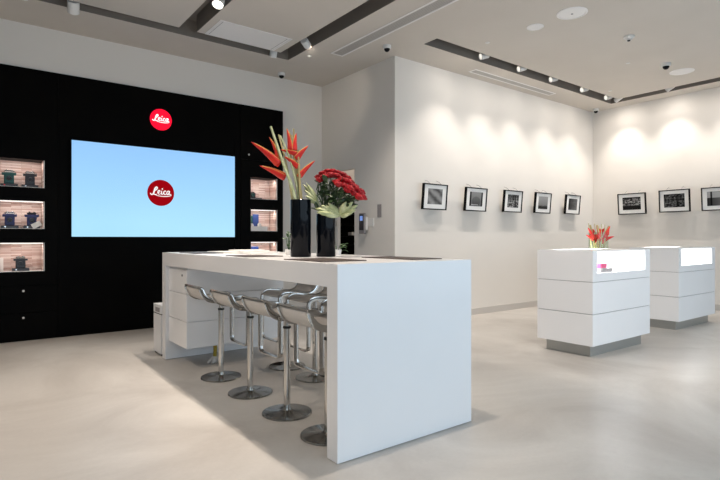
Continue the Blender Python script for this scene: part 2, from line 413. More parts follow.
pl = tag(MB().box(.61, .71, YU+.03, YU+.036, 1.34, 1.40, Matrix.Rotation(-.5, 3, 'Y')).build('brochure', 'paper'), 'white brochure leaning beside the violet blue camera', 'brochure')
# right hand niches
r = empty('camera', (3.485, YU+.115, nz[0][0]+.0282), 'small black compact camera in top right niche', 'camera', 'cameras shown in the lit niches')
MB().box(-.065, .065, -.022, .022, 0, .075).box(-.02, .05, -.018, .018, .0751, .09).build('body', 'dark_plastic', r, bevel=.005)
MB().lathe([(0, 0), (.028, 0), (.026, .035), (.018, .035), (0, .02)], (.01, -.022, .037), 24, (0, -1, 0)).build('lens', 'teal', r, smooth=True)
tag(MB().box(3.435, 3.64, YU+.06, YU+.18, nz[0][0]+.0062, nz[0][0]+.028).build('camera_stand', 'dark_plastic', bevel=.002), 'low black stand under the small compact camera', 'stand', 'black camera stands in the niches')
tag(MB().box(3.435, 3.72, YU+.03, YU+.22, nz[1][0]+.0062, nz[1][0]+.075).build('display_block', 'paper', bevel=.002), 'white display block in the middle right niche', 'block')
tag(MB().box(3.525, 3.625, YU+.14, YU+.16, nz[1][0]+.0753, nz[1][0]+.265).build('camera_case', 'blue_item', bevel=.004), 'dark blue upright case in the middle right niche', 'case')
tag(MB().box(3.435, 3.515, YU+.12, YU+.17, nz[1][0]+.0753, nz[1][0]+.24).build('camera_case', 'teal', bevel=.006), 'dark green case beside the dark blue upright case', 'case')
tag(MB().lathe([(0, 0), (.024, 0), (.026, .02), (.016, .04), (0, .045)], (3.475, YU+.07, nz[1][0]+.0753), 20).build('display_item', 'white_plastic', smooth=True), 'small white knob shaped item, left on the display block', 'display item')
tag(MB().lathe([(0, 0), (.028, 0), (.03, .03), (.018, .05), (0, .055)], (3.60, YU+.07, nz[1][0]+.0753), 20).build('display_item', 'white_plastic', smooth=True), 'larger white knob shaped item, right on the display block', 'display item')
tag(MB().box(3.435, 3.60, YU+.06, YU+.18, nz[2][0]+.0062, nz[2][0]+.20).build('camera_case', 'grey_plastic', bevel=.004), 'grey case in the bottom right niche above the table', 'case')
tag(MB().box(3.45, 3.60, YU+.09, YU+.16, nz[2][0]+.2003, nz[2][0]+.27).build('camera_case', 'blue_item', bevel=.004), 'blue case lying on the grey case in the bottom right niche', 'case')

# ------------------------------------------------------------------ the long white bench
bn = empty('bar_table', (2.10, 3.79, 0), 'long white waterfall bar table with slab ends and stools under it', 'table')
BX0, BX1, BY0, BY1, BH = 1.565, 2.635, 2.248, 5.335, 1.065
relt(MB().box(BX0, BX1, BY0+.0, BY1, .938, BH).build('tabletop', 'lacquer'), bn)
relt(MB().box(BX0, BX1, BY0, BY0+.10, .004, .938).build('end_panel', 'lacquer'), bn)
relt(MB().box(BX0, BX1, BY1-.10, BY1, .004, .938).build('end_panel', 'lacquer'), bn)
for y in (BY0+.012, BY1-.088): relt(MB().box(BX0+.012, BX1-.012, y, y+.076, 0, .0038).build('shadow_gap', 'rubber'), bn)
# drawer block hung under the far end
dc = empty('drawer_cabinet', (2.10, 4.97, .19), 'white hanging drawer cabinet under the far end of the bar table', 'cabinet')
relt(MB().box(1.612, 2.59, 4.725, 5.233, .205, .936).build('carcass', 'lacquer'), dc)
for i, (z0, z1) in enumerate(((.19, .432), (.438, .688), (.694, .915))):
    f = relt(MB().box(1.597, 2.60, 4.71, 5.234, z0, z1).build('drawer', 'lacquer', bevel=.003), dc)
    if i == 2:
        l = MB().cyl((1.597, 4.83, .86), .011, .003, 16, (-1, 0, 0)).build('keyhole', 'dark_plastic'); l.parent = f
# dark leather mats let on the top
for x0, x1, y0, y1, lb in ((1.64, 1.96, 2.50, 2.97, 'dark brown leather mat in front of the roses'),
                           (2.27, 2.54, 2.42, 2.96, 'dark brown leather mat at near right corner of the bar table'),
                           (1.64, 1.94, 3.52, 3.92, 'dark brown leather mat left of the black vases'),
                           (1.64, 1.94, 4.62, 5.05, 'dark brown leather mat at far end of the bar table')):
    tag(MB().box(x0, x1, y0, y1, BH+.0005, BH+.006).build('desk_mat', 'leather_mat', bevel=.002), lb, 'mat', 'leather mats on the bar table')
# magazines
rz = Matrix.Rotation(.25, 3, 'Z')
tag(MB().box(1.95, 2.30, 4.28, 4.72, BH+.0005, BH+.016, rz).build('magazine', 'paper', bevel=.002), 'white magazine at the bottom of the pile on the bar table', 'magazine', 'white magazines on the bar table')
tag(MB().box(1.98, 2.26, 4.33, 4.70, BH+.0165, BH+.032, Matrix.Rotation(-.12, 3, 'Z')).build('magazine', 'paper', bevel=.002), 'white magazine on top of the pile on the bar table', 'magazine', 'white magazines on the bar table')
tag(MB().box(1.98, 2.22, 4.80, 5.14, BH+.0005, BH+.010, rz).build('magazine', 'paper', bevel=.002), 'white magazine lying alone behind the pile of two', 'magazine', 'white magazines on the bar table')

# small white cabinet behind the bench
wb = empty('pedestal_cabinet', (1.80, 5.56, 0), 'small white cabinet on the floor behind the far table end', 'cabinet')
relt(MB().box(1.575, 1.95, 5.42, 5.68, .02, .42).build('body', 'lacquer', bevel=.003), wb)
relt(MB().box(1.575, 1.95, 5.42, 5.68, .43, .52).build('lid', 'lacquer', bevel=.003), wb)
relt(MB().box(1.58, 1.945, 5.425, 5.675, .4202, .4298).build('reveal', 'rubber'), wb)
relt(MB().box(1.571, 1.5745, 5.46, 5.60, .445, .49).build('pull', 'grey_plastic'), wb)
for x in (1.6, 1.925):
    for y in (5.445, 5.655): relt(MB().cyl((x, y, 0), .015, .0198, 10).build('foot', 'rubber'), wb)

# power cable in a yellow sleeve hanging beneath the drawer cabinet
pc = empty('power_cable', (1.90, 4.80, 0), 'yellow sleeved power cable with white tails hanging behind the stools', 'cable')
relt(MB().tube(smooth_line([(1.90, 4.80, .189), (1.905, 4.80, .14), (1.90, 4.80, .07)], 4), .018, 10).build('sleeve', 'sleeve'), pc)
for i, (dx, dy) in enumerate(((-.06, .02), (-.03, -.02), (.0, .0), (.03, .03), (.04, -.03))):
    relt(MB().tube(smooth_line([(1.90, 4.80, .075), (1.90+dx*.5, 4.80+dy*.4, .045), (1.90+dx, 4.80+dy, .008)], 4), [.012]*4+[.014]*4+[.010], 8).build('tail', 'cable'), pc)

# ------------------------------------------------------------------ bar stools
def make_stool():
    r = empty('bar_stool', (0, 0, 0), '', 'stool', 'bar stools under the long table')
    MB().lathe([(0, 0), (.168, 0), (.172, .004), (.168, .012), (.06, .016), (.03, .026), (.026, .04), (0, .04)], seg=56).build('base', 'chrome_base', r, smooth=True)
    MB().cyl((0, 0, .026), .0225, .565, 28).build('pole', 'chrome', r, smooth=True)
    MB().lathe([(0, .585), (.027, .585), (.027, .600), (0, .600)], seg=28).build('collar', 'rubber', r, smooth=True)
    MB().cyl((0, 0, .600), .0165, .075, 20).box(-.06, .06, -.155, .155, .672, .682).build('piston', 'chrome', r, smooth=True)
    # steel loop: from the raised lip over the seat, down the front and round the footrest
    side = [(-.240, .795), (-.233, .768), (-.210, .728), (-.172, .70), (-.12, .688), (-.05, .692), (.03, .700), (.09, .706), (.135, .700), (.163, .677), (.172, .64), (.172, .56), (.172, .36), (.172, .315)]
    sp = smooth_line(side, 4)
    hw = .172
    loop = [(x, hw, z) for x, z in sp]
    loop += [(.172, hw-.010, .288), (.172, hw-.035, .276), (.172, 0, .275), (.172, -hw+.035, .276), (.172, -hw+.010, .288)]
    loop += [(x, -hw, z) for x, z in reversed(sp)]
    loop += [(-.243, -hw+.012, .803), (-.245, -hw+.035, .806), (-.245, 0, .806), (-.245, hw-.035, .806), (-.243, hw-.012, .803)]
    # band section 26 x 9 mm swept along the loop
    b = MB(); rings = []
    n = len(loop); P = [Vector(p) for p in loop]
    for i in range(n):
        t = (P[(i+1) % n] - P[i-1]).normalized()
        p = P[i]
        inw = Vector((0, 1, 0)) if abs(t.y) < .5 else Vector((0, 1, 0))
        # thin direction points across the loop, wide direction lies along the surface normal
        if abs(t.y) < .6:
            a = Vector((0, 1, 0)); a = (a - t*a.dot(t)).normalized()
            if (p.y < 0): a = -a
            c = a.cross(t).normalized()
        else:
            ref = Vector((0, 0, 1)) if p.z < .5 else Vector((.25, 0, 1))
            if p.z < .5:
                a = -(ref - t*ref.dot(t)).normalized(); c = a.cross(t).normalized()
            else:
                a = (ref - t*ref.dot(t)).normalized(); c = a.cross(t).normalized()
        w2, h2 = (.019 if abs(t.y) > .5 and p.z > .5 else .020), .0055
        rings.append([b.bm.verts.new(p + a*sx*h2 + c*sy*w2) for sx, sy in ((1, .7), (.6, 1), (-.6, 1), (-1, .7), (-1, -.7), (-.6, -1), (.6, -1), (1, -.7))])
    for i in range(n):
        A, B = rings[i], rings[(i+1) % n]
        for k in range(8): b.bm.faces.new([A[k], A[(k+1) % 8], B[(k+1) % 8], B[k]])
    b.build('frame', 'chrome', r, smooth=True)
    sp2 = smooth_line(side[:10], 5)
    m = len(sp2)-1
    def pad(a, c):
        i = min(int(round(a*m)), m); x, z = sp2[i]
        y = (c*2-1)*(hw-.007)
        return Vector((x + (.004 if i < 12 else 0), y, z - .004*(1-(2*c-1)**2)))
    MB().grid(pad, m, 8).build('seat', 'seatpad', r, smooth=True, solid=.018)
    return r
st = make_stool()
spots = [(1.755, 4.29, 0, 'satin steel bar stool on the near side, furthest from camera beside the drawers'),
         (1.755, 3.71, 0, 'near side bar stool, second from the drawer cabinet'),
         (1.755, 3.13, 0, 'near side bar stool, third from the drawer cabinet'),
         (1.755, 2.62, 0, 'near side bar stool partly hidden by the close end panel'),
         (2.395, 4.27, PI, 'far side bar stool, nearest the drawer cabinet, lip turned away'),
         (2.395, 3.78, PI, 'far side bar stool, second from the drawer cabinet'),
         (2.395, 3.24, PI, 'far side bar stool, mostly hidden, third from the drawer cabinet')]
for i, (x, y, a, lb) in enumerate(spots):
    o = st if i == 0 else copy_tree(st)
    o.location = (x, y, 0); o.rotation_euler = (0, 0, a); o['label'] = lb

# ------------------------------------------------------------------ flowers
RT = Vector((.795, -.6066, 0)); UPV = Vector((0, 0, 1)); DP = Vector((.6066, .795, 0))
def leafblade(bm, base, tip, width, normal, curl=.15, n=8):
    base, tip = Vector(base), Vector(tip); ax = tip-base; L = ax.length; ax.normalize()
    nrm = (Vector(normal) - ax*ax.dot(Vector(normal))).normalized(); sd = ax.cross(nrm)
    def f(a, b):
        w_ = width*math.sin(PI*min(.98, a*.92+.06))**.8 * (1-a*.25)
        return base + ax*L*a + sd*w_*(b-.5) + nrm*(curl*L*math.sin(PI*a) - abs(b-.5)*width*.35)
    bm.grid(f, n, 4)
def bract(bm, edge, base, tip, width, up):
    """a folded boat shaped bract from base to its pointed tip"""
    base, tip = Vector(base), Vector(tip); ax = tip-base; L = ax.length; ax.normalize()
    up = (Vector(up) - ax*ax.dot(Vector(up))).normalized(); sd = ax.cross(up)
    def f(a, b):
        ang = (b-.5)*PI*1.25; w_ = width*.74*(1-a)**.75*(1.05 if a > .1 else .8+a*2.5)
        c = base + ax*L*a + up*(L*.035*math.sin(PI*a))
        return c + sd*math.sin(ang)*w_*.62 - up*math.cos(ang)*w_
    bm.grid(f, 12, 10)
    for s_ in (0, 1): edge.tube([f(k/12, s_) for k in range(12)], [.0018]*11+[.0008], 5)

def vase(name, loc, r, h, label):
    v = empty(name, loc, label, 'vase', 'tall black glass vases on the bar table')
    MB().lathe([(0, .001), (r-.004, .001), (r, .006), (r, h-.002), (r-.002, h), (r-.006, h-.002), (r-.006, .014), (0, .014)], seg=48).build('glass_wall', 'blackglass', v, smooth=True)
    return v
V1 = Vector((1.99, 3.34, BH)); V2 = Vector((2.17, 3.27, BH))
vase('vase', V1+Vector((0, 0, .0005)), .077, .428, 'taller black glass vase holding the red heliconia stalks')
vase('vase', V2+Vector((0, 0, .0005)), .073, .325, 'shorter black glass vase holding the bunch of roses')
D1 = 3.86
def Q1(uu, vv, dd=0.): # flower positions measured in metres from the vase foot
    k = D1/515.
    return V1 + RT*((uu-300.6)*k) + UPV*((257.-vv)*k) + DP*dd
def heliconia(label, stalk, rad, bracts, m='stem'):
    r = empty('heliconia', V1+Vector((0, 0, .02)), label, 'flower', 'heliconias in the tall black vase')
    relt(MB().tube(smooth_line([tuple(Q1(*p)) for p in stalk], 5), rad, 10).build('stalk', m), r)
    for (b0, b1, wdt, d0, d1, upv) in bracts:
        bm, ed = MB(), MB()
        bract(bm, ed, Q1(*b0, d0), Q1(*b1, d1), wdt, RT*upv[0]+UPV*upv[1]+DP*upv[2])
        o = relt(bm.build('bract', 'bract', smooth=True, solid=.0025), r)
        e = ed.build('rim', 'bract_edge', o)
    return r
heliconia('heliconia leaning left with two long red bracts over the black unit', [(303, 250, 0), (296, 200, 0), (286, 172, .0), (277, 146, -.01)], .010,
          [((280.5, 163), (252.5, 143), .062, 0, -.05, (.6, .9, -.2)), ((285, 176), (258.5, 165), .056, 0, .03, (-.2, 1, -.2)),
           ((279, 163), (273, 141), .036, -.01, 0, (1, .3, -.2)), ((276, 150), (269, 137), .02, -.01, 0, (1, .3, -.2))])
heliconia('tallest upright heliconia with stacked red bracts, middle of vase', [(300, 250, 0), (299, 200, .01), (295, 165, .01), (291, 135, .01)], .010,
          [((292, 150), (287, 129), .050, .0, .0, (1, .3, -.3)), ((293, 150), (296, 133), .042, .0, .0, (-1, .3, -.3)),
           ((297, 153), (281, 150), .042, .0, -.02, (0, 1, -.3)), ((295, 158), (308.3, 146), .046, .0, -.02, (-.7, .7, -.3)),
           ((299, 166), (285, 157), .046, .0, -.03, (.2, 1, -.3))])
heliconia('low heliconia reaching right with one dark tipped red bract', [(302, 250, .02), (301, 205, .02), (298, 178, .01), (297, 166, .0)], .010,
          [((297.5, 176), (315, 161), .044, .0, -.02, (-.6, .8, -.3))], 'stem2')
for k, (p, rr, m, lb) in enumerate((([(301, 250, -.02), (295.5, 199, -.03), (284, 165, -.03), (271, 127, -.02)], [.012]*15+[.008], 'leaf_pale', 'thickest pale green stalk leaning furthest left in tall vase'),
                            ([(298, 250, .0), (292, 199, .0), (285, 160, .01), (278, 134, .02)], .008, 'stem', 'green stalk just behind the thick pale one'),
                            ([(301, 250, -.01), (299, 199, -.01), (290, 160, -.02), (280.5, 136, -.02)], .007, 'leaf_pale', 'pale thin stalk between the leaning stalks'),
                            ([(303, 250, .01), (298, 199, .02), (291, 160, .02), (286.5, 128, .01)], .008, 'stem', 'straight green stalk behind the tallest heliconia'),
                            ([(304, 250, .0), (301.5, 199, .0), (296.5, 165, .0), (293, 128, .02)], .007, 'stem2', 'thin tan stalk ending highest beside the tallest heliconia'),
                            ([(305, 250, -.02), (301, 200, -.03), (299.5, 175, -.02), (298, 150, -.01)], .009, 'stem2', 'short tan stalk at the right side of the tall vase'))):
    rl = rr if not isinstance(rr, list) else rr
    pts = smooth_line([tuple(Q1(*q)) for q in p], 5)
    rl = [1.35*(.011 if k == 0 else rr)*(1-.45*i/(len(pts)-1)) for i in range(len(pts))]
    tag(MB().tube(pts, rl, 8).build('flower_stalk', m), lb, 'stalk', 'bare stalks in the tall black vase')

# roses
def rose_mesh():
    b = MB(); rnd = random.Random(3)
    for k, (n, R, hgt, op) in enumerate(((3, .010, .040, .0), (4, .018, .039, .1), (5, .025, .035, .3), (6, .031, .029, .6))):
        for i in range(n):
            a0 = 2*PI*i/n + k*.7 + rnd.uniform(-.1, .1); span = 2*PI/n*1.45
            def f(a, c, a0=a0, R=R, hgt=hgt, op=op, span=span):
                ang = a0 + (a-.5)*span; rad = R*(.35+.65*math.sin(c*PI/2)) + .004*op*c*c*3*(1-abs(a-.5))
                z = hgt*c*(1-.3*(2*abs(a-.5))**2) - .004*op*(1 if c > .9 else 0)
                return Vector((rad*math.cos(ang), rad*math.sin(ang), z))
            b.grid(f, 5, 4)
    return b
proto_head = rose_mesh().build('rose', 'rose', smooth=True, solid=.0012)
headme = proto_head.data
k2 = 3.90/515.
def Q2(uu, vv, dd=0.): return V2 + RT*((uu-323.5)*k2) + UPV*((257.-vv)*k2) + DP*dd
def headpos():
    L = []
    rows = [([(316, 177), (320, 173.5), (325, 171.8), (330, 171.5), (335, 172.5), (340, 174.5), (344.5, 178)], .06),
            ([(318, 181), (323, 178), (328.5, 176.5), (334, 177), (339, 180)], -.03),
            ([(335, 184.5), (339.5, 182), (344.5, 183), (349, 186.5), (353.5, 190.5), (357, 194.5), (360.5, 198.5)], -.07),
            ([(336.5, 187), (342, 187.5), (347, 190.5), (351, 195), (355.5, 199), (345, 192.5)], -.12),
            ([(348, 182.5), (353, 187), (358, 192)], .03)]
    for row, dd in rows:
        for p in row: L.append((*p, dd+random.uniform(-.015, .015)))
    return L
lab = lambda uu, vv: ('red rose in the upper left arc of the bunch' if uu < 345 and vv < 182.01 and not (335 <= uu and vv >= 182) else 'red rose in the lower right half of the bunch')
for i, (uu, vv, dd) in enumerate(headpos()):
    p = Q2(uu, vv, dd)
    o = proto_head if i == 0 else proto_head.copy()
    if i: COL.objects.link(o)
    base = V2 + Vector((random.uniform(-.03, .03), random.uniform(-.03, .03), .31))
    dirn = (p - (V2+Vector((0, 0, .12)))).normalized()
    o.rotation_mode = 'QUATERNION'; o.rotation_quaternion = Vector((0, 0, 1)).rotation_difference(dirn) @ Quaternion((0, 0, 1), random.uniform(0, 6))
    o.location = p - dirn*.012; s = random.uniform(.92, 1.12); o.scale = (s, s, s)
    tag(o, lab(uu, vv), 'rose', 'red roses in the short black vase')
    bpy.context.view_layer.update()
    inv = o.matrix_world.inverted()
    m1 = (p*.45+base*.55) + Vector((0, 0, .02))
    pts = [inv @ Vector(q) for q in smooth_line([tuple(V2+Vector((random.uniform(-.02, .02), random.uniform(-.02, .02), .10))), tuple(base), tuple(m1), tuple(p-dirn*.012)], 3)]
    MB().tube(pts, .0035, 6).build('rose_stem', 'leaf_dark', o)
    b = MB()
    for q in range(3):
        c = base.lerp(p, random.uniform(.35, .9)); dv = Vector((random.uniform(-1, 1), random.uniform(-1, 1), random.uniform(-.5, .4))).normalized()
        leafblade(b, inv @ c, inv @ (c + dv*random.uniform(.05, .085)), random.uniform(.03, .042), inv.to_3x3() @ Vector((random.uniform(-.4, .4), random.uniform(-.4, .4), 1)), .1, 5)
    b.build('rose_leaf', 'leaf_dark', o, smooth=True)

def fan_leaf(root, base, mid, blades, width, m, normal, name='leaf'):
    b = MB()
    for t in blades: leafblade(b, base, t, width, normal, .08, 8)
    return b
# pale lobed leaf hanging over the rose vase, and the one leaning to the left
b = MB(); b0 = Q2(338, 216, -.085)
for uu, vv, dd, wd in ((314.5, 209, -.12, .05), (320, 206, -.11, .05), (327, 204, -.10, .045), (344, 203, -.12, .05), (350, 203, -.13, .045), (355, 206, -.13, .04), (353, 211, -.14, .04), (347, 215, -.15, .04), (316, 213, -.14, .04), (322, 215, -.13, .04)):
    leafblade(b, b0, Q2(uu, vv, dd), wd*1.3, UPV*.3-DP, .03, 8)
b.tube([Q2(338, 216, -.085), Q2(330, 218, -.02), V2+Vector((0, 0, .2))], .004, 6)
tag(b.build('philodendron_leaf', 'leaf_pale', smooth=True, solid=.002), 'wide pale green lobed leaf over the rose vase rim', 'leaf')
b = MB(); b0 = Q2(316, 203, -.02)
for uu, vv, dd, wd in ((300.5, 184, .0, .035), (304, 183, -.02, .035), (302, 190, -.03, .035), (303, 196, -.04, .035), (307, 186, .02, .035), (305, 201, -.03, .03)):
    leafblade(b, b0, Q2(uu, vv, dd), wd, UPV*.3-DP, .04, 8)
b.tube([b0, Q2(321, 212, .0), V2+Vector((0, 0, .2))], .004, 6)
tag(b.build('philodendron_leaf', 'leaf_pale', smooth=True, solid=.002), 'pale striped leaf between the heliconias and the roses', 'leaf')
# dark filler foliage in the middle of the roses
b = MB()
for i in range(46):
    uu = random.uniform(314, 350); vv = random.uniform(183, 211)
    if uu > 340: vv = random.uniform(198, 211)
    c = Q2(uu, vv, random.uniform(-.07, .07)); root_ = V2+Vector((0, 0, .31))
    dv = ((c-root_).normalized() + Vector((random.uniform(-.8, .8), random.uniform(-.8, .8), random.uniform(-.5, .5)))).normalized()
    b.tube([root_, c], .0016, 4); leafblade(b, c, c+dv*random.uniform(.05, .09), random.uniform(.025, .045), (random.uniform(-.7, .7), -.7, random.uniform(.2, 1)), .12, 5)
tag(b.build('filler_foliage', 'leaf_dark', smooth=True), 'dense dark green foliage beneath the rose heads', 'foliage', kind='stuff')

# two small leafy plants standing behind the vases
def small_plant(loc, label, n=16, R=.10, hh=.12, seed=1):
    rnd = random.Random(seed); r = empty('potted_plant', loc, label, 'plant', 'small plants behind the black vases')
    MB().lathe([(0, 0), (.028, 0), (.036, .045), (.033, .045), (.027, .004), (0, .004)], seg=24).build('pot', 'white_plastic', r, smooth=True)
    b = MB()
    for i in range(n):
        a = rnd.uniform(0, 2*PI); e = rnd.uniform(.3, 1.); t = Vector((math.cos(a)*R*e*.6, math.sin(a)*R*e*.6, hh*rnd.uniform(.4, 1)))
        b.tube([(0, 0, .01), t*.6, t], .002, 4); leafblade(b, t, t+Vector((math.cos(a)*.04, math.sin(a)*.04, rnd.uniform(-.02, .02))), .028, (0, 0, 1), .12, 5)
    b.build('foliage', 'leaf_mid', r, smooth=True)
small_plant((2.52, 3.62, BH+.0005), 'small green plant in white pot right of the rose vase', 14, .10, .10, 2)
small_plant((2.19, 3.87, BH+.0005), 'small green plant in white pot left of the heliconia vase', 16, .07, .19, 5)

# ------------------------------------------------------------------ display counters
def counter(x0, x1, y0, y1, label, pk):
    r = empty('display_counter', ((x0+x1)/2, (y0+y1)/2, 0), label, 'display counter', 'white display counters by the gallery wall')
    R_ = lambda o: relt(o, r)
    R_(MB().box(x0+.075, x1-.075, y0+.065, y1-.065, 0, .118).build('plinth', 'plinth', bevel=.002))
    tiers = ((.12, .437), (.443, .762))
    for z0, z1 in tiers: R_(MB().box(x0, x1, y0, y1, z0, z1).build('drawer_tier', 'lacquer', bevel=.003))
    R_(MB().box(x0+.01, x1-.01, y0+.01, y1-.01, .4372, .4428).box(x0+.01, x1-.01, y0+.01, y1-.01, .7622, .7678).build('shadow_gap', 'lacquer_edge'))
    gx0, gx1 = x0+.085, x1-.12
    c = MB().box(x0, x1, y0, y1, .768, .852)                       # floor of the vitrine
    c.box(x0, x0+.03, y0, y1, .852, 1.085).box(x1-.03, x1, y0, y1, .852, 1.085).box(x0+.03, x1-.03, y1-.03, y1, .852, 1.085)
    c.box(x0+.03, gx0, y0, y0+.03, .852, 1.085).box(gx1, x1-.03, y0, y0+.03, .852, 1.085)
    c.box(x0+.03, x1-.03, y0+.03, y1-.03, 1.072, 1.085) .box(gx0, gx1, y0, y0+.03, 1.072, 1.085)
    R_(c.build('vitrine_case', 'lacquer'))
    R_(MB().box(gx0, gx1, y0+.004, y0+.010, .852, 1.072).build('glass_pane', 'glass'))
    R_(MB().box(gx0, gx1, y0+.035, y0+.05, 1.060, 1.0715).build('light_strip', 'led'))
    R_(MB().cyl(((x0+x1)/2-.1, y0+.004, .862), .006, .006, 12, (0, -1, 0)).build('lock', 'steel'))
    light('vitrine_light', 'AREA', ((gx0+gx1)/2, (y0+y1)/2-.04, 1.068), ((gx0+gx1)/2, (y0+y1)/2, .8), pk, (.97, .98, 1.), r, size=gx1-gx0, size_y=.42)
    return r
counter(4.97, 6.23, 2.68, 3.31, 'nearer white display counter with lit vitrine and flowers on top', 26)
counter(7.36, 8.61, 2.81, 3.44, 'farther white display counter with lit vitrine, right of the nearer one', 26)
tag(MB().box(5.22, 5.46, 2.725, 2.84, .8525, .895).build('camera_case', 'grey_plastic', bevel=.004), 'grey flat case on the floor of the nearer lit vitrine', 'case')
tag(MB().box(5.24, 5.36, 2.735, 2.82, .8955, .945).build('gift_box', 'pink', bevel=.003), 'small pink box on the grey case in the vitrine', 'box')

# heliconias in a glass vase on the nearer counter
CV = Vector((5.80, 3.06, 1.0855)); kc = 6.10/515.
gv = empty('vase', CV, 'clear glass cylinder vase on the nearer display counter', 'vase')
MB().lathe([(0, 0), (.105, 0), (.105, .19), (.101, .19), (.101, .008), (0, .008)], seg=40).build('glass_wall', 'glass_green', gv, smooth=True)
def Q3(uu, vv, dd=0): return CV + RT*((uu-598.7)*kc) + UPV*((248.3-vv)*kc) + DP*dd
hs = [('left red heliconia in the glass vase on the counter', [(595.5, 248, 0), (594, 240, 0), (592, 230, 0), (590.5, 225, 0)], [((595, 238), (587.5, 227.5)), ((594.5, 238.5), (587.3, 234.5)), ((595, 240), (599, 237)), ((593, 232), (594.5, 229))]),
      ('middle red heliconia in the glass vase on the counter', [(600, 248, .02), (600, 240, .02), (599, 232, 0), (597.5, 225, 0)], [((601, 236), (597.3, 225)), ((601, 233), (606, 228)), ((600.5, 237), (596, 234)), ((601, 240), (605, 237)), ((601, 236), (600, 228))]),
      ('right red heliconia reaching right in the glass vase on the counter', [(603, 248, -.02), (604, 240, -.02), (606, 232, 0), (609, 226, 0)], [((604, 239), (609.5, 226)), ((603.5, 239), (614.5, 236)), ((604, 242), (600.5, 237)), ((606, 234), (609, 228))])]
for lb, stk, brs in hs:
    r = empty('heliconia', CV+Vector((0, 0, .01)), lb, 'flower', 'heliconias in the glass vase on the counter')
    relt(MB().tube(smooth_line([tuple(Q3(*p)) for p in stk], 4), .011, 8).build('stalk', 'stem2'), r)
    for a, c in brs:
        bm, ed = MB(), MB(); bract(bm, ed, Q3(*a, 0), Q3(*c, random.uniform(-.04, .04)), .046, UPV+RT*.3)
        o = relt(bm.build('bract', 'bract', smooth=True, solid=.003), r)
for i, (a, c, lb) in enumerate((((593, 248, .02), (590, 223, .03), 'leftmost thin green stalk in the glass vase'), ((598, 248, .03), (596.5, 223.5, .04), 'second thin green stalk from left in the glass vase'),
                          ((601, 248, -.02), (600.5, 224, -.03), 'third thin green stalk from left in the glass vase'), ((604, 248, 0), (605, 224.5, .0), 'rightmost thin green stalk in the glass vase'))):
    tag(MB().tube([Q3(*a), Q3(*c)], [.008, .004], 6).build('flower_stalk', 'stem'), lb, 'stalk', 'bare stalks in the glass vase')

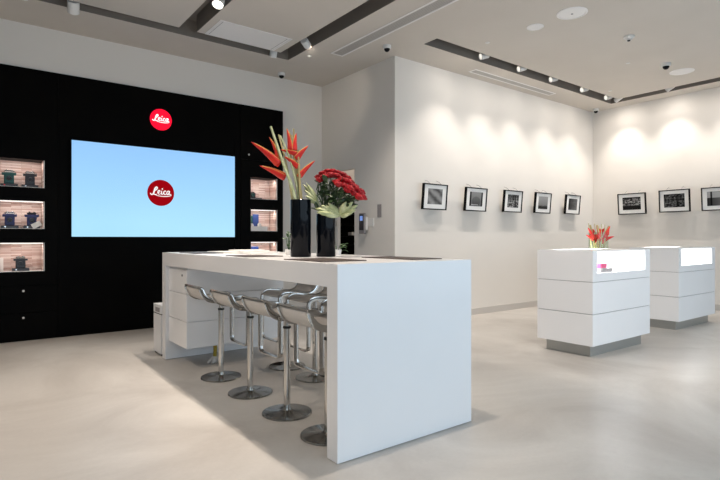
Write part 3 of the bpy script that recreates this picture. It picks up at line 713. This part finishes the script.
# ------------------------------------------------------------------ framed photographs
def photo_mat(kind):
    m = bpy.data.materials.new('photo_' + kind); m.use_nodes = True
    nt = m.node_tree; N = nt.nodes.new; K = nt.links.new; b = nt.nodes['Principled BSDF']
    b.inputs['Roughness'].default_value = .5
    tc = N('ShaderNodeTexCoord'); sp = N('ShaderNodeSeparateXYZ'); K(tc.outputs['Generated'], sp.inputs[0])
    def math_(op, a, c=None, cl=False):
        n = N('ShaderNodeMath'); n.operation = op; n.use_clamp = cl
        for i, v in enumerate((a, c)):
            if v is None: continue
            if isinstance(v, (int, float)): n.inputs[i].default_value = v
            else: K(v, n.inputs[i])
        return n.outputs[0]
    X, Z = sp.outputs['X'], sp.outputs['Z']
    def noise(sc, det=4, dist=0.):
        n = N('ShaderNodeTexNoise'); n.inputs['Scale'].default_value = sc; n.inputs['Detail'].default_value = det; n.inputs['Distortion'].default_value = dist
        K(tc.outputs['Generated'], n.inputs['Vector']); return n.outputs['Fac']
    def step(v, e, w=.02): return math_('MULTIPLY', math_('SUBTRACT', v, e), 1/w, True)
    def box_(x0, x1, z0, z1): return math_('MULTIPLY', math_('MULTIPLY', step(X, x0), math_('SUBTRACT', 1, step(X, x1))), math_('MULTIPLY', step(Z, z0), math_('SUBTRACT', 1, step(Z, z1))))
    if kind == 'rays':       # bright bands fanning diagonally
        w_ = N('ShaderNodeTexWave'); w_.inputs['Scale'].default_value = .55; w_.inputs['Distortion'].default_value = 3.5; w_.inputs['Detail Scale'].default_value = 2.
        mp = N('ShaderNodeMapping'); mp.inputs['Rotation'].default_value = (0, .9, 0); K(tc.outputs['Generated'], mp.inputs[0]); K(mp.outputs[0], w_.inputs['Vector'])
        v = math_('ADD', math_('MULTIPLY', w_.outputs['Fac'], .28), math_('MULTIPLY', noise(5), .25))
    elif kind == 'arch':     # dark sides, pale domed middle, white strip below
        dx = math_('ABSOLUTE', math_('SUBTRACT', X, .5))
        v = math_('ADD', math_('MULTIPLY', math_('SUBTRACT', 1, step(dx, .36, .05)), math_('ADD', .16, math_('MULTIPLY', Z, .22))), .02)
        r2 = math_('ADD', math_('MULTIPLY', dx, dx), math_('MULTIPLY', math_('SUBTRACT', Z, .35), math_('SUBTRACT', Z, .35)))
        v = math_('SUBTRACT', v, math_('MULTIPLY', math_('SUBTRACT', 1, step(r2, .10, .02)), .10)); v = math_('ADD', v, math_('MULTIPLY', box_(.12, .65, .06, .12), .5))
    elif kind == 'lanes':    # street with blocks of light and dark
        n = noise(7, 5); v = math_('MULTIPLY', step(n, .42, .25), .6)
        v = math_('MULTIPLY', v, math_('SUBTRACT', 1, math_('MULTIPLY', box_(.62, .72, 0, 1), .9))); v = math_('MULTIPLY', v, math_('SUBTRACT', 1, math_('MULTIPLY', box_(.0, 1, .72, .95), .7))); v = math_('ADD', v, .015)
    elif kind == 'mist':     # pale sky, dark rocks at the foot
        v = math_('ADD', .20, math_('MULTIPLY', Z, .30)); v = math_('MULTIPLY', v, math_('ADD', .12, math_('MULTIPLY', step(math_('ADD', Z, math_('MULTIPLY', noise(8), .35)), .36, .12), .9)))
    elif kind == 'shade':
        v = math_('ADD', .03, math_('MULTIPLY', math_('MULTIPLY', X, noise(4)), .40))
    elif kind == 'crowd':    # bright tangle across a dark ground
        band = math_('SUBTRACT', 1, step(math_('ABSOLUTE', math_('SUBTRACT', Z, .62)), .22, .1)); v = math_('ADD', .012, math_('MULTIPLY', math_('MULTIPLY', band, step(noise(9, 5, 1.5), .48, .1)), .55))
    elif kind == 'trees':
        v = math_('ADD', .015, math_('MULTIPLY', step(noise(8, 6), .45, .3), .35)); v = math_('MULTIPLY', v, math_('SUBTRACT', 1, math_('MULTIPLY', box_(.6, .72, 0, 1), .8)))
    else:                    # a post against a low horizon
        v = math_('ADD', .02, math_('MULTIPLY', step(Z, .55, .03), .50)); v = math_('ADD', v, math_('MULTIPLY', math_('MULTIPLY', math_('SUBTRACT', 1, step(Z, .55)), X), .25)); v = math_('MULTIPLY', v, math_('SUBTRACT', 1, math_('MULTIPLY', box_(.14, .22, 0, 1), .95)))
    v = math_('MULTIPLY', v, .72); b.inputs['Specular IOR Level'].default_value = .1
    cb = N('ShaderNodeCombineColor'); [K(v, cb.inputs[i]) for i in range(3)]; K(cb.outputs[0], b.inputs['Base Color'])
    return m
def framed(loc, rz, w_, h_, label, kind, pw, ph, tilt=.09):
    """frame in its own axes: faces -Y, hung off the wall with its top leaning out"""
    r = empty('framed_photograph', loc, label, 'framed photograph', 'framed black and white photographs on the walls', rot=(tilt, 0, rz))
    fw = .016
    MB().box(-w_/2, w_/2, 0, .04, h_/2-fw, h_/2).box(-w_/2, w_/2, 0, .04, -h_/2, -h_/2+fw).box(-w_/2, -w_/2+fw, 0, .04, -h_/2+fw, h_/2-fw).box(w_/2-fw, w_/2, 0, .04, -h_/2+fw, h_/2-fw).build('frame', 'blackfr', r)
    MB().box(-w_/2+fw, w_/2-fw, .012, .03, -h_/2+fw, h_/2-fw).build('mat_board', 'matboard', r)
    MB().box(-pw/2, pw/2, .0095, .0118, -ph/2+.005, ph/2+.005).build('photo', photo_mat(kind), r)
    st_ = (.11 - math.sin(tilt)*h_/2*0)
    b = MB().box(-w_/2+.12, w_/2-.12, .0405, .080, -h_/2+.06, -h_/2+.10); b.build('wall_bracket', 'blackfr', r)
    for s in (-1, 1): MB().tube([(s*w_*.24, .02, h_/2), (s*w_*.24, .07, h_/2+.035), (s*w_*.24, .128, h_/2+.05)], .003, 6).build('hanging_wire', 'grey_plastic', r)
    return r
GP = [(5.4275, 1.813, .49, .375, 'rays', .295, .225, 'leftmost gallery photograph, pale diagonal rays'), (6.3355, 1.8175, .50, .368, 'arch', .305, .22, 'gallery photograph with dark sides and pale arch, second from left'),
      (7.277, 1.8285, .49, .365, 'lanes', .295, .215, 'gallery photograph of a busy street scene, third from left'), (8.1435, 1.838, .475, .365, 'mist', .28, .22, 'palest gallery photograph, misty sky over dark rocks'),
      (9.1155, 1.849, .487, .365, 'shade', .29, .21, 'gallery photograph nearest the room corner, dark grey shading')]
for x, z, w_, h_, kd, pw, ph, lb in GP: framed((x, YG-.105, z), 0, w_, h_, lb, kd, pw, ph)
RP = [(4.597, 1.8605, .51, .395, 'crowd', .33, .235, 'right wall photograph nearest the corner, bright tangle on black'), (3.8645, 1.872, .50, .395, 'trees', .335, .235, 'right wall photograph of dark trees, second from the corner'),
      (3.19, 1.870, .50, .39, 'post', .33, .24, 'photograph cut by right picture edge, dark post on horizon')]
for y, z, w_, h_, kd, pw, ph, lb in RP: framed((XR-.105, y, z), -PI/2, w_, h_, lb, kd, pw, ph)

# ------------------------------------------------------------------ alcove wall fittings and the storeroom
ph_ = empty('door_phone', (XM, 5.95, 1.42), 'dark screened door phone on a bracket beside the storeroom doorway', 'door phone')
relt(MB().box(XM-.012, XM, 5.86, 6.02, 1.385, 1.505).build('bracket_plate', 'white_plastic', bevel=.003), ph_)
relt(MB().box(XM-.065, XM-.0125, 5.985, 6.035, 1.33, 1.53).build('arm', 'white_plastic', bevel=.004), ph_)
hs_ = relt(MB().box(XM-.10, XM-.0655, 5.965, 6.10, 1.275, 1.585).build('handset', 'grey_plastic', bevel=.012), ph_)
MB().box(XM-.104, XM-.1005, 5.98, 6.085, 1.33, 1.565).build('touch_screen', 'dark_plastic', hs_, bevel=.002)
MB().box(XM-.106, XM-.1042, 6.0, 6.065, 1.47, 1.54).build('keypad_display', mat('phone_display', (.1, .2, .5), .3, emit=(.25, .4, .9), estr=.6), hs_)
wp = empty('wall_switch', (XM, 5.73, 1.61), 'tall grey wall switch plate right of the door phone', 'wall switch')
relt(MB().box(XM-.010, XM, 5.69, 5.775, 1.515, 1.70).build('plate', 'grey_plastic', bevel=.002), wp)
relt(MB().box(XM-.014, XM-.0103, 5.71, 5.755, 1.55, 1.66).build('rocker', 'grey_plastic', bevel=.002), wp)
sh = empty('storage_shelf', (5.5, 7.05, 0), 'tall black storage shelf seen through the storeroom doorway', 'shelf')
b = MB().box(4.86, 6.2, 7.21, 7.245, 0, 1.86).box(4.86, 4.89, 6.92, 7.21, 0, 1.86).box(6.17, 6.2, 6.92, 7.21, 0, 1.86)
relt(b.build('carcass', 'black'), sh)
for z in (.02, .45, .85, 1.08, 1.24, 1.42, 1.62, 1.83): relt(MB().box(4.892, 6.168, 6.92, 7.208, z, z+.02).build('shelf_board', 'black'), sh)
rnd = random.Random(5)
for i, (x, z, c, cn) in enumerate(((5.20, .8705, 'paper', 'white'), (5.30, 1.1005, 'paper', 'white'), (5.17, 1.2605, 'cable', 'pale'), (5.31, 1.4405, 'red_dot', 'red'), (5.42, 1.2605, 'grey_plastic', 'grey'))):
    tag(MB().box(x-.045, x+.045, 6.95, 7.05, z, z+.035+.01*(i % 3)).build('small_box', c, bevel=.002), '%s box on the storeroom shelf, %s' % (cn, ('lowest of all', 'just below the door phone level', 'left of the grey one', 'higher than the others', 'right of the pale one')[i]), 'box', 'boxes on the storeroom shelf')

# ------------------------------------------------------------------ ceiling fittings
WARM = (1., .86, .70); WARM2 = (1., .90, .80)
def spotlight(loc, aim, label, watts, ang=70, bright='lens_dim', r=.045, L=.13, blend=.7, col=WARM, grp='ceiling spotlights', soft=.04, beam_aim=None, spill=0, drop=0.):
    loc, aim = Vector(loc), Vector(aim)
    o = empty('spotlight', (loc.x, loc.y, 3.96), label, 'spotlight', grp)
    ax = (aim-loc).normalized()
    q = loc - ax*L*.5
    relt(MB().lathe([(0, 0), (r*.92, 0), (r, .008), (r, L), (r-.006, L), (r-.008, L-.012), (0, L-.012)], q, 28, ax).build('housing', 'white_plastic', smooth=True), o)
    relt(MB().cyl(q+ax*(L-.011), r-.009, .003, 24, ax).build('lens', bright), o)
    relt(MB().tube([(loc.x, loc.y, 3.958), (loc.x, loc.y, loc.z+r*.8)], .012, 8).build('bracket', 'white_plastic'), o)
    if watts: light('beam', 'SPOT', q+ax*(L+.01)+Vector((0, 0, drop)), beam_aim or aim, watts, col, o, size=soft, spot=ang, blend=blend)
    if spill: light('spill', 'SPOT', q+ax*(L+.01)+Vector((0, 0, drop)), Vector(beam_aim)+Vector((0, 0, 1.6)), spill, col, o, size=soft, spot=165, blend=1.)
    return o
GW = 76
for i, x in enumerate((5.81, 6.69, 7.54, 8.48, 9.30)):
    spotlight((x, 4.72, 3.79), (x-.50, 4.90, 3.62), 'slot spotlight over the gallery wall, %s from the left' % ('first', 'second', 'third', 'fourth', 'fifth')[i], GW, 88, grp='spotlights in the gallery slot', blend=1., soft=.015, beam_aim=(x-.36, 5.34, .95), spill=11, drop=-.05, col=(1., .92, .84))
for i, (y, lb) in enumerate(((4.66, 'right wall slot spotlight tucked into the corner'), (3.78, 'right wall slot spotlight, second from the corner'), (2.85, 'right wall slot spotlight just past the picture edge'))):
    spotlight((9.55, y, 3.79), (9.68, y+.45, 3.62), lb, GW*1.12, 88, grp='spotlights in the right wall slot', blend=1., soft=.015, beam_aim=(9.96, y+.05, .95), spill=13, drop=-.05, col=(1., .92, .84))
spotlight((2.15, 5.32, 3.76), (.95, 4.2, 0), 'brightly lit round spotlight in the left ceiling slot', 165, 80, 'lens', .062, .12, col=WARM2)
spotlight((3.53, 5.80, 3.77), (3.95, 6.1, 3.66), 'white spotlight beside the access hatch, in right slot', 12, 70, r=.05)
spotlight((3.36, 6.37, 3.77), (3.3, 7.2, 1.0), 'white spotlight at the slot corner behind the hatch', 14, 60, r=.05)
spotlight((.92, 6.35, 3.73), (.98, 6.75, 3.35), 'white spotlight at top left with lit rim', 0, 75, r=.06, L=.13)
spotlight((.47, 6.37, 3.76), (.2, 6.1, 0), 'small white spotlight in the top left corner', 95, 75, r=.045)
for y, w_ in ((4.4, 212), (3.4, 215), (2.4, 215), (1.4, 15)):
    light('unseen_beam', 'SPOT', (2.065, y, 3.745), (1.15, y+.35, 0), w_, (1., .865, .74), None, size=.04, spot=80, blend=1.)
for y in (5.0, 3.7, 2.4):
    light('unseen_beam', 'SPOT', (-.99, y, 3.745), (1.56, y-.1, 1.0), 135, (1., .865, .74), None, size=.05, spot=50, blend=.9)  # added fill spots, out of view, brightening the table's left side
light('unseen_beam', 'SPOT', (3.52, -.2, 3.745), (5.6, 2.7, .4), 240, WARM2, None, size=.05, spot=52, blend=.8)  # unseen spot added to brighten the fronts of the counters
for y, w_ in ((4.4, 150), (2.9, 130), (1.4, 25)):
    light('unseen_beam', 'SPOT', (3.52, y, 3.745), (4.9, y, 0), w_, WARM2, None, size=.05, spot=95, blend=.8)
light('storeroom_light', 'AREA', (5.8, 6.3, 3.6), (5.8, 6.3, 0), 14, WARM2, None, size=.6)

def flush(name, x, y, r, label, cat, grp, m='cover', inner='cover'):
    o = empty(name, (x, y, H), label, cat, grp)
    relt(MB().lathe([(0, 0), (r, 0), (r, .005), (r*.93, .010), (r*.88, .010), (r*.86, .004), (0, .004)], (x, y, H), 48, (0, 0, -1)).build('ring', m, smooth=True), o)
    relt(MB().lathe([(0, .0045), (r*.85, .0045), (r*.8, .008), (0, .009)], (x, y, H), 40, (0, 0, -1)).build('grille', inner, smooth=True), o)
    return o
f1 = flush('ceiling_speaker', 5.43, 3.17, .165, 'largest round white ceiling speaker, above the near counter', 'ceiling speaker', 'round flush discs in the ceiling')
relt(MB().cyl((5.43, 3.17, H-.009), .012, .004, 12, (0, 0, -1)).build('sensor', 'grey_plastic'), f1)
flush('ceiling_speaker', 5.43, 3.645, .098, 'smaller round white ceiling disc left of the largest one', 'ceiling speaker', 'round flush discs in the ceiling')
flush('ceiling_speaker', 8.65, 3.26, .165, 'round white ceiling disc beside the dark dome camera', 'ceiling speaker', 'round flush discs in the ceiling')
def dome(x, y, label, r=.055):
    o = empty('security_camera', (x, y, H), label, 'security camera', 'dome cameras on the ceiling')
    relt(MB().lathe([(0, 0), (r, 0), (r, .035), (r*.9, .045), (0, .045)], (x, y, H), 32, (0, 0, -1)).build('housing', 'white_plastic', smooth=True), o)
    relt(MB().lathe([(r*.72, .0455)]+[(r*.72*math.cos(a), .0455+r*.72*math.sin(a)) for a in [k*PI/16 for k in range(1, 8)]]+[(0, .0455+r*.72)], (x, y, H), 28, (0, 0, -1)).build('dome', 'blackglass', smooth=True), o)
dome(4.40, 5.18, 'white dome camera over the outer corner of the alcove')
dome(3.84, 7.02, 'white dome camera by the back wall above the heliconias')
dome(8.07, 3.25, 'white dome camera beside the round disc over far counter', .062)
dome(9.80, 5.22, 'white dome camera in the far corner between both gallery walls')
def detector(x, y, label, r, drop, tip=True):
    o = empty('smoke_detector', (x, y, H), label, 'smoke detector', 'small detectors on the ceiling')
    relt(MB().lathe([(0, 0), (r, 0), (r, drop*.4), (r*.6, drop*.7), (r*.55, drop), (0, drop)], (x, y, H), 28, (0, 0, -1)).build('housing', 'white_plastic', smooth=True), o)
    if tip: relt(MB().lathe([(0, 0), (r*.3, 0), (r*.25, .012), (0, .014)], (x, y, H-drop), 16, (0, 0, -1)).build('sensor', 'dark_plastic'), o)
detector(6.62, 3.10, 'white detector with dark tip between the largest disc and dome camera', .065, .05)
detector(5.37, 4.31, 'tiny flat white detector near the gallery slot', .03, .012, False)
detector(3.79, 6.13, 'tiny white detector beside the long vent end', .035, .014, False)
detector(8.79, 4.43, 'tiny white detector near the slot corner', .03, .01, False)
detector(7.62, 3.58, 'faint small detector left of the far round disc', .03, .006, False)
# long slot diffusers
def diffuser(x0, x1, y0, y1, label, along):
    o = empty('ceiling_vent', ((x0+x1)/2, (y0+y1)/2, H), label, 'ceiling vent', 'long air vents in the ceiling')
    t = .024
    relt(MB().box(x0, x1, y0, y0+t, H-.006, H).box(x0, x1, y1-t, y1, H-.006, H).box(x0, x0+t, y0+t, y1-t, H-.006, H).box(x1-t, x1, y0+t, y1-t, H-.006, H).build('frame', 'cover'), o)
    relt(MB().box(x0+t, x1-t, y0+t, y1-t, H-.0015, H-.0005).build('backing', 'grey_plastic'), o)
    b = MB(); n = 6
    for k in range(n):
        if along == 'y': c = x0+t+(x1-x0-2*t)*(k+.5)/n; b.box(c-.008, c+.008, y0+t, y1-t, H-.005, H-.002)
        else: c = y0+t+(y1-y0-2*t)*(k+.5)/n; b.box(x0+t, x1-t, c-.006, c+.006, H-.005, H-.002)
    relt(b.build('louvre', 'vent'), o)
diffuser(3.96, 4.165, .5, 5.86, 'long white framed ceiling vent running toward the alcove corner', 'y')
diffuser(6.07, 8.20, 5.085, 5.235, 'long white framed ceiling vent close above the gallery wall', 'x')
hc = empty('access_hatch', (2.82, 6.0, H), 'large white framed ceiling access hatch between the slots', 'access hatch')
relt(MB().box(2.345, 3.30, 5.745, 5.763, H-.006, H).box(2.345, 3.30, 6.232, 6.25, H-.006, H).box(2.345, 2.363, 5.763, 6.232, H-.006, H).box(3.282, 3.30, 5.763, 6.232, H-.006, H).build('frame', 'cover'), hc)
relt(MB().box(2.368, 3.277, 5.768, 6.227, H-.004, H-.0003).build('panel', 'cover'), hc)
relt(MB().box(2.385, 2.39, 5.768, 6.227, H-.0055, H-.004).build('seam_line', 'grey_plastic'), hc)
relt(MB().box(3.24, 3.245, 5.768, 6.227, H-.0055, H-.004).build('seam_line', 'grey_plastic'), hc)

# ------------------------------------------------------------------ daylight from the shop window
light('window_daylight', 'AREA', (4.1, YF+.05, 1.25), (4.1, 5, -2.2), 140, (.66, .85, 1.), None, size=10.8, size_y=2.2)
wd = bpy.data.worlds.new('sky'); SC.world = wd; wd.use_nodes = True
wd.node_tree.nodes['Background'].inputs[0].default_value = (.75, .86, 1, 1); wd.node_tree.nodes['Background'].inputs[1].default_value = .8

# ------------------------------------------------------------------ camera
cd = bpy.data.cameras.new('camera'); cam = bpy.data.objects.new('view_camera', cd); COL.objects.link(cam)
cam.location = (0, 0, 1.2); cam.rotation_euler = (PI/2, 0, math.atan2(-.6066, .795))
cd.sensor_width = 36; cd.lens = 36*515/720; cd.shift_y = -1/720; cd.clip_start = .05
SC.camera = cam
vs = SC.view_settings; vs.view_transform = 'Standard'; vs.look = 'None'; vs.gamma = 1; vs.exposure = 0; vs.use_curve_mapping = False
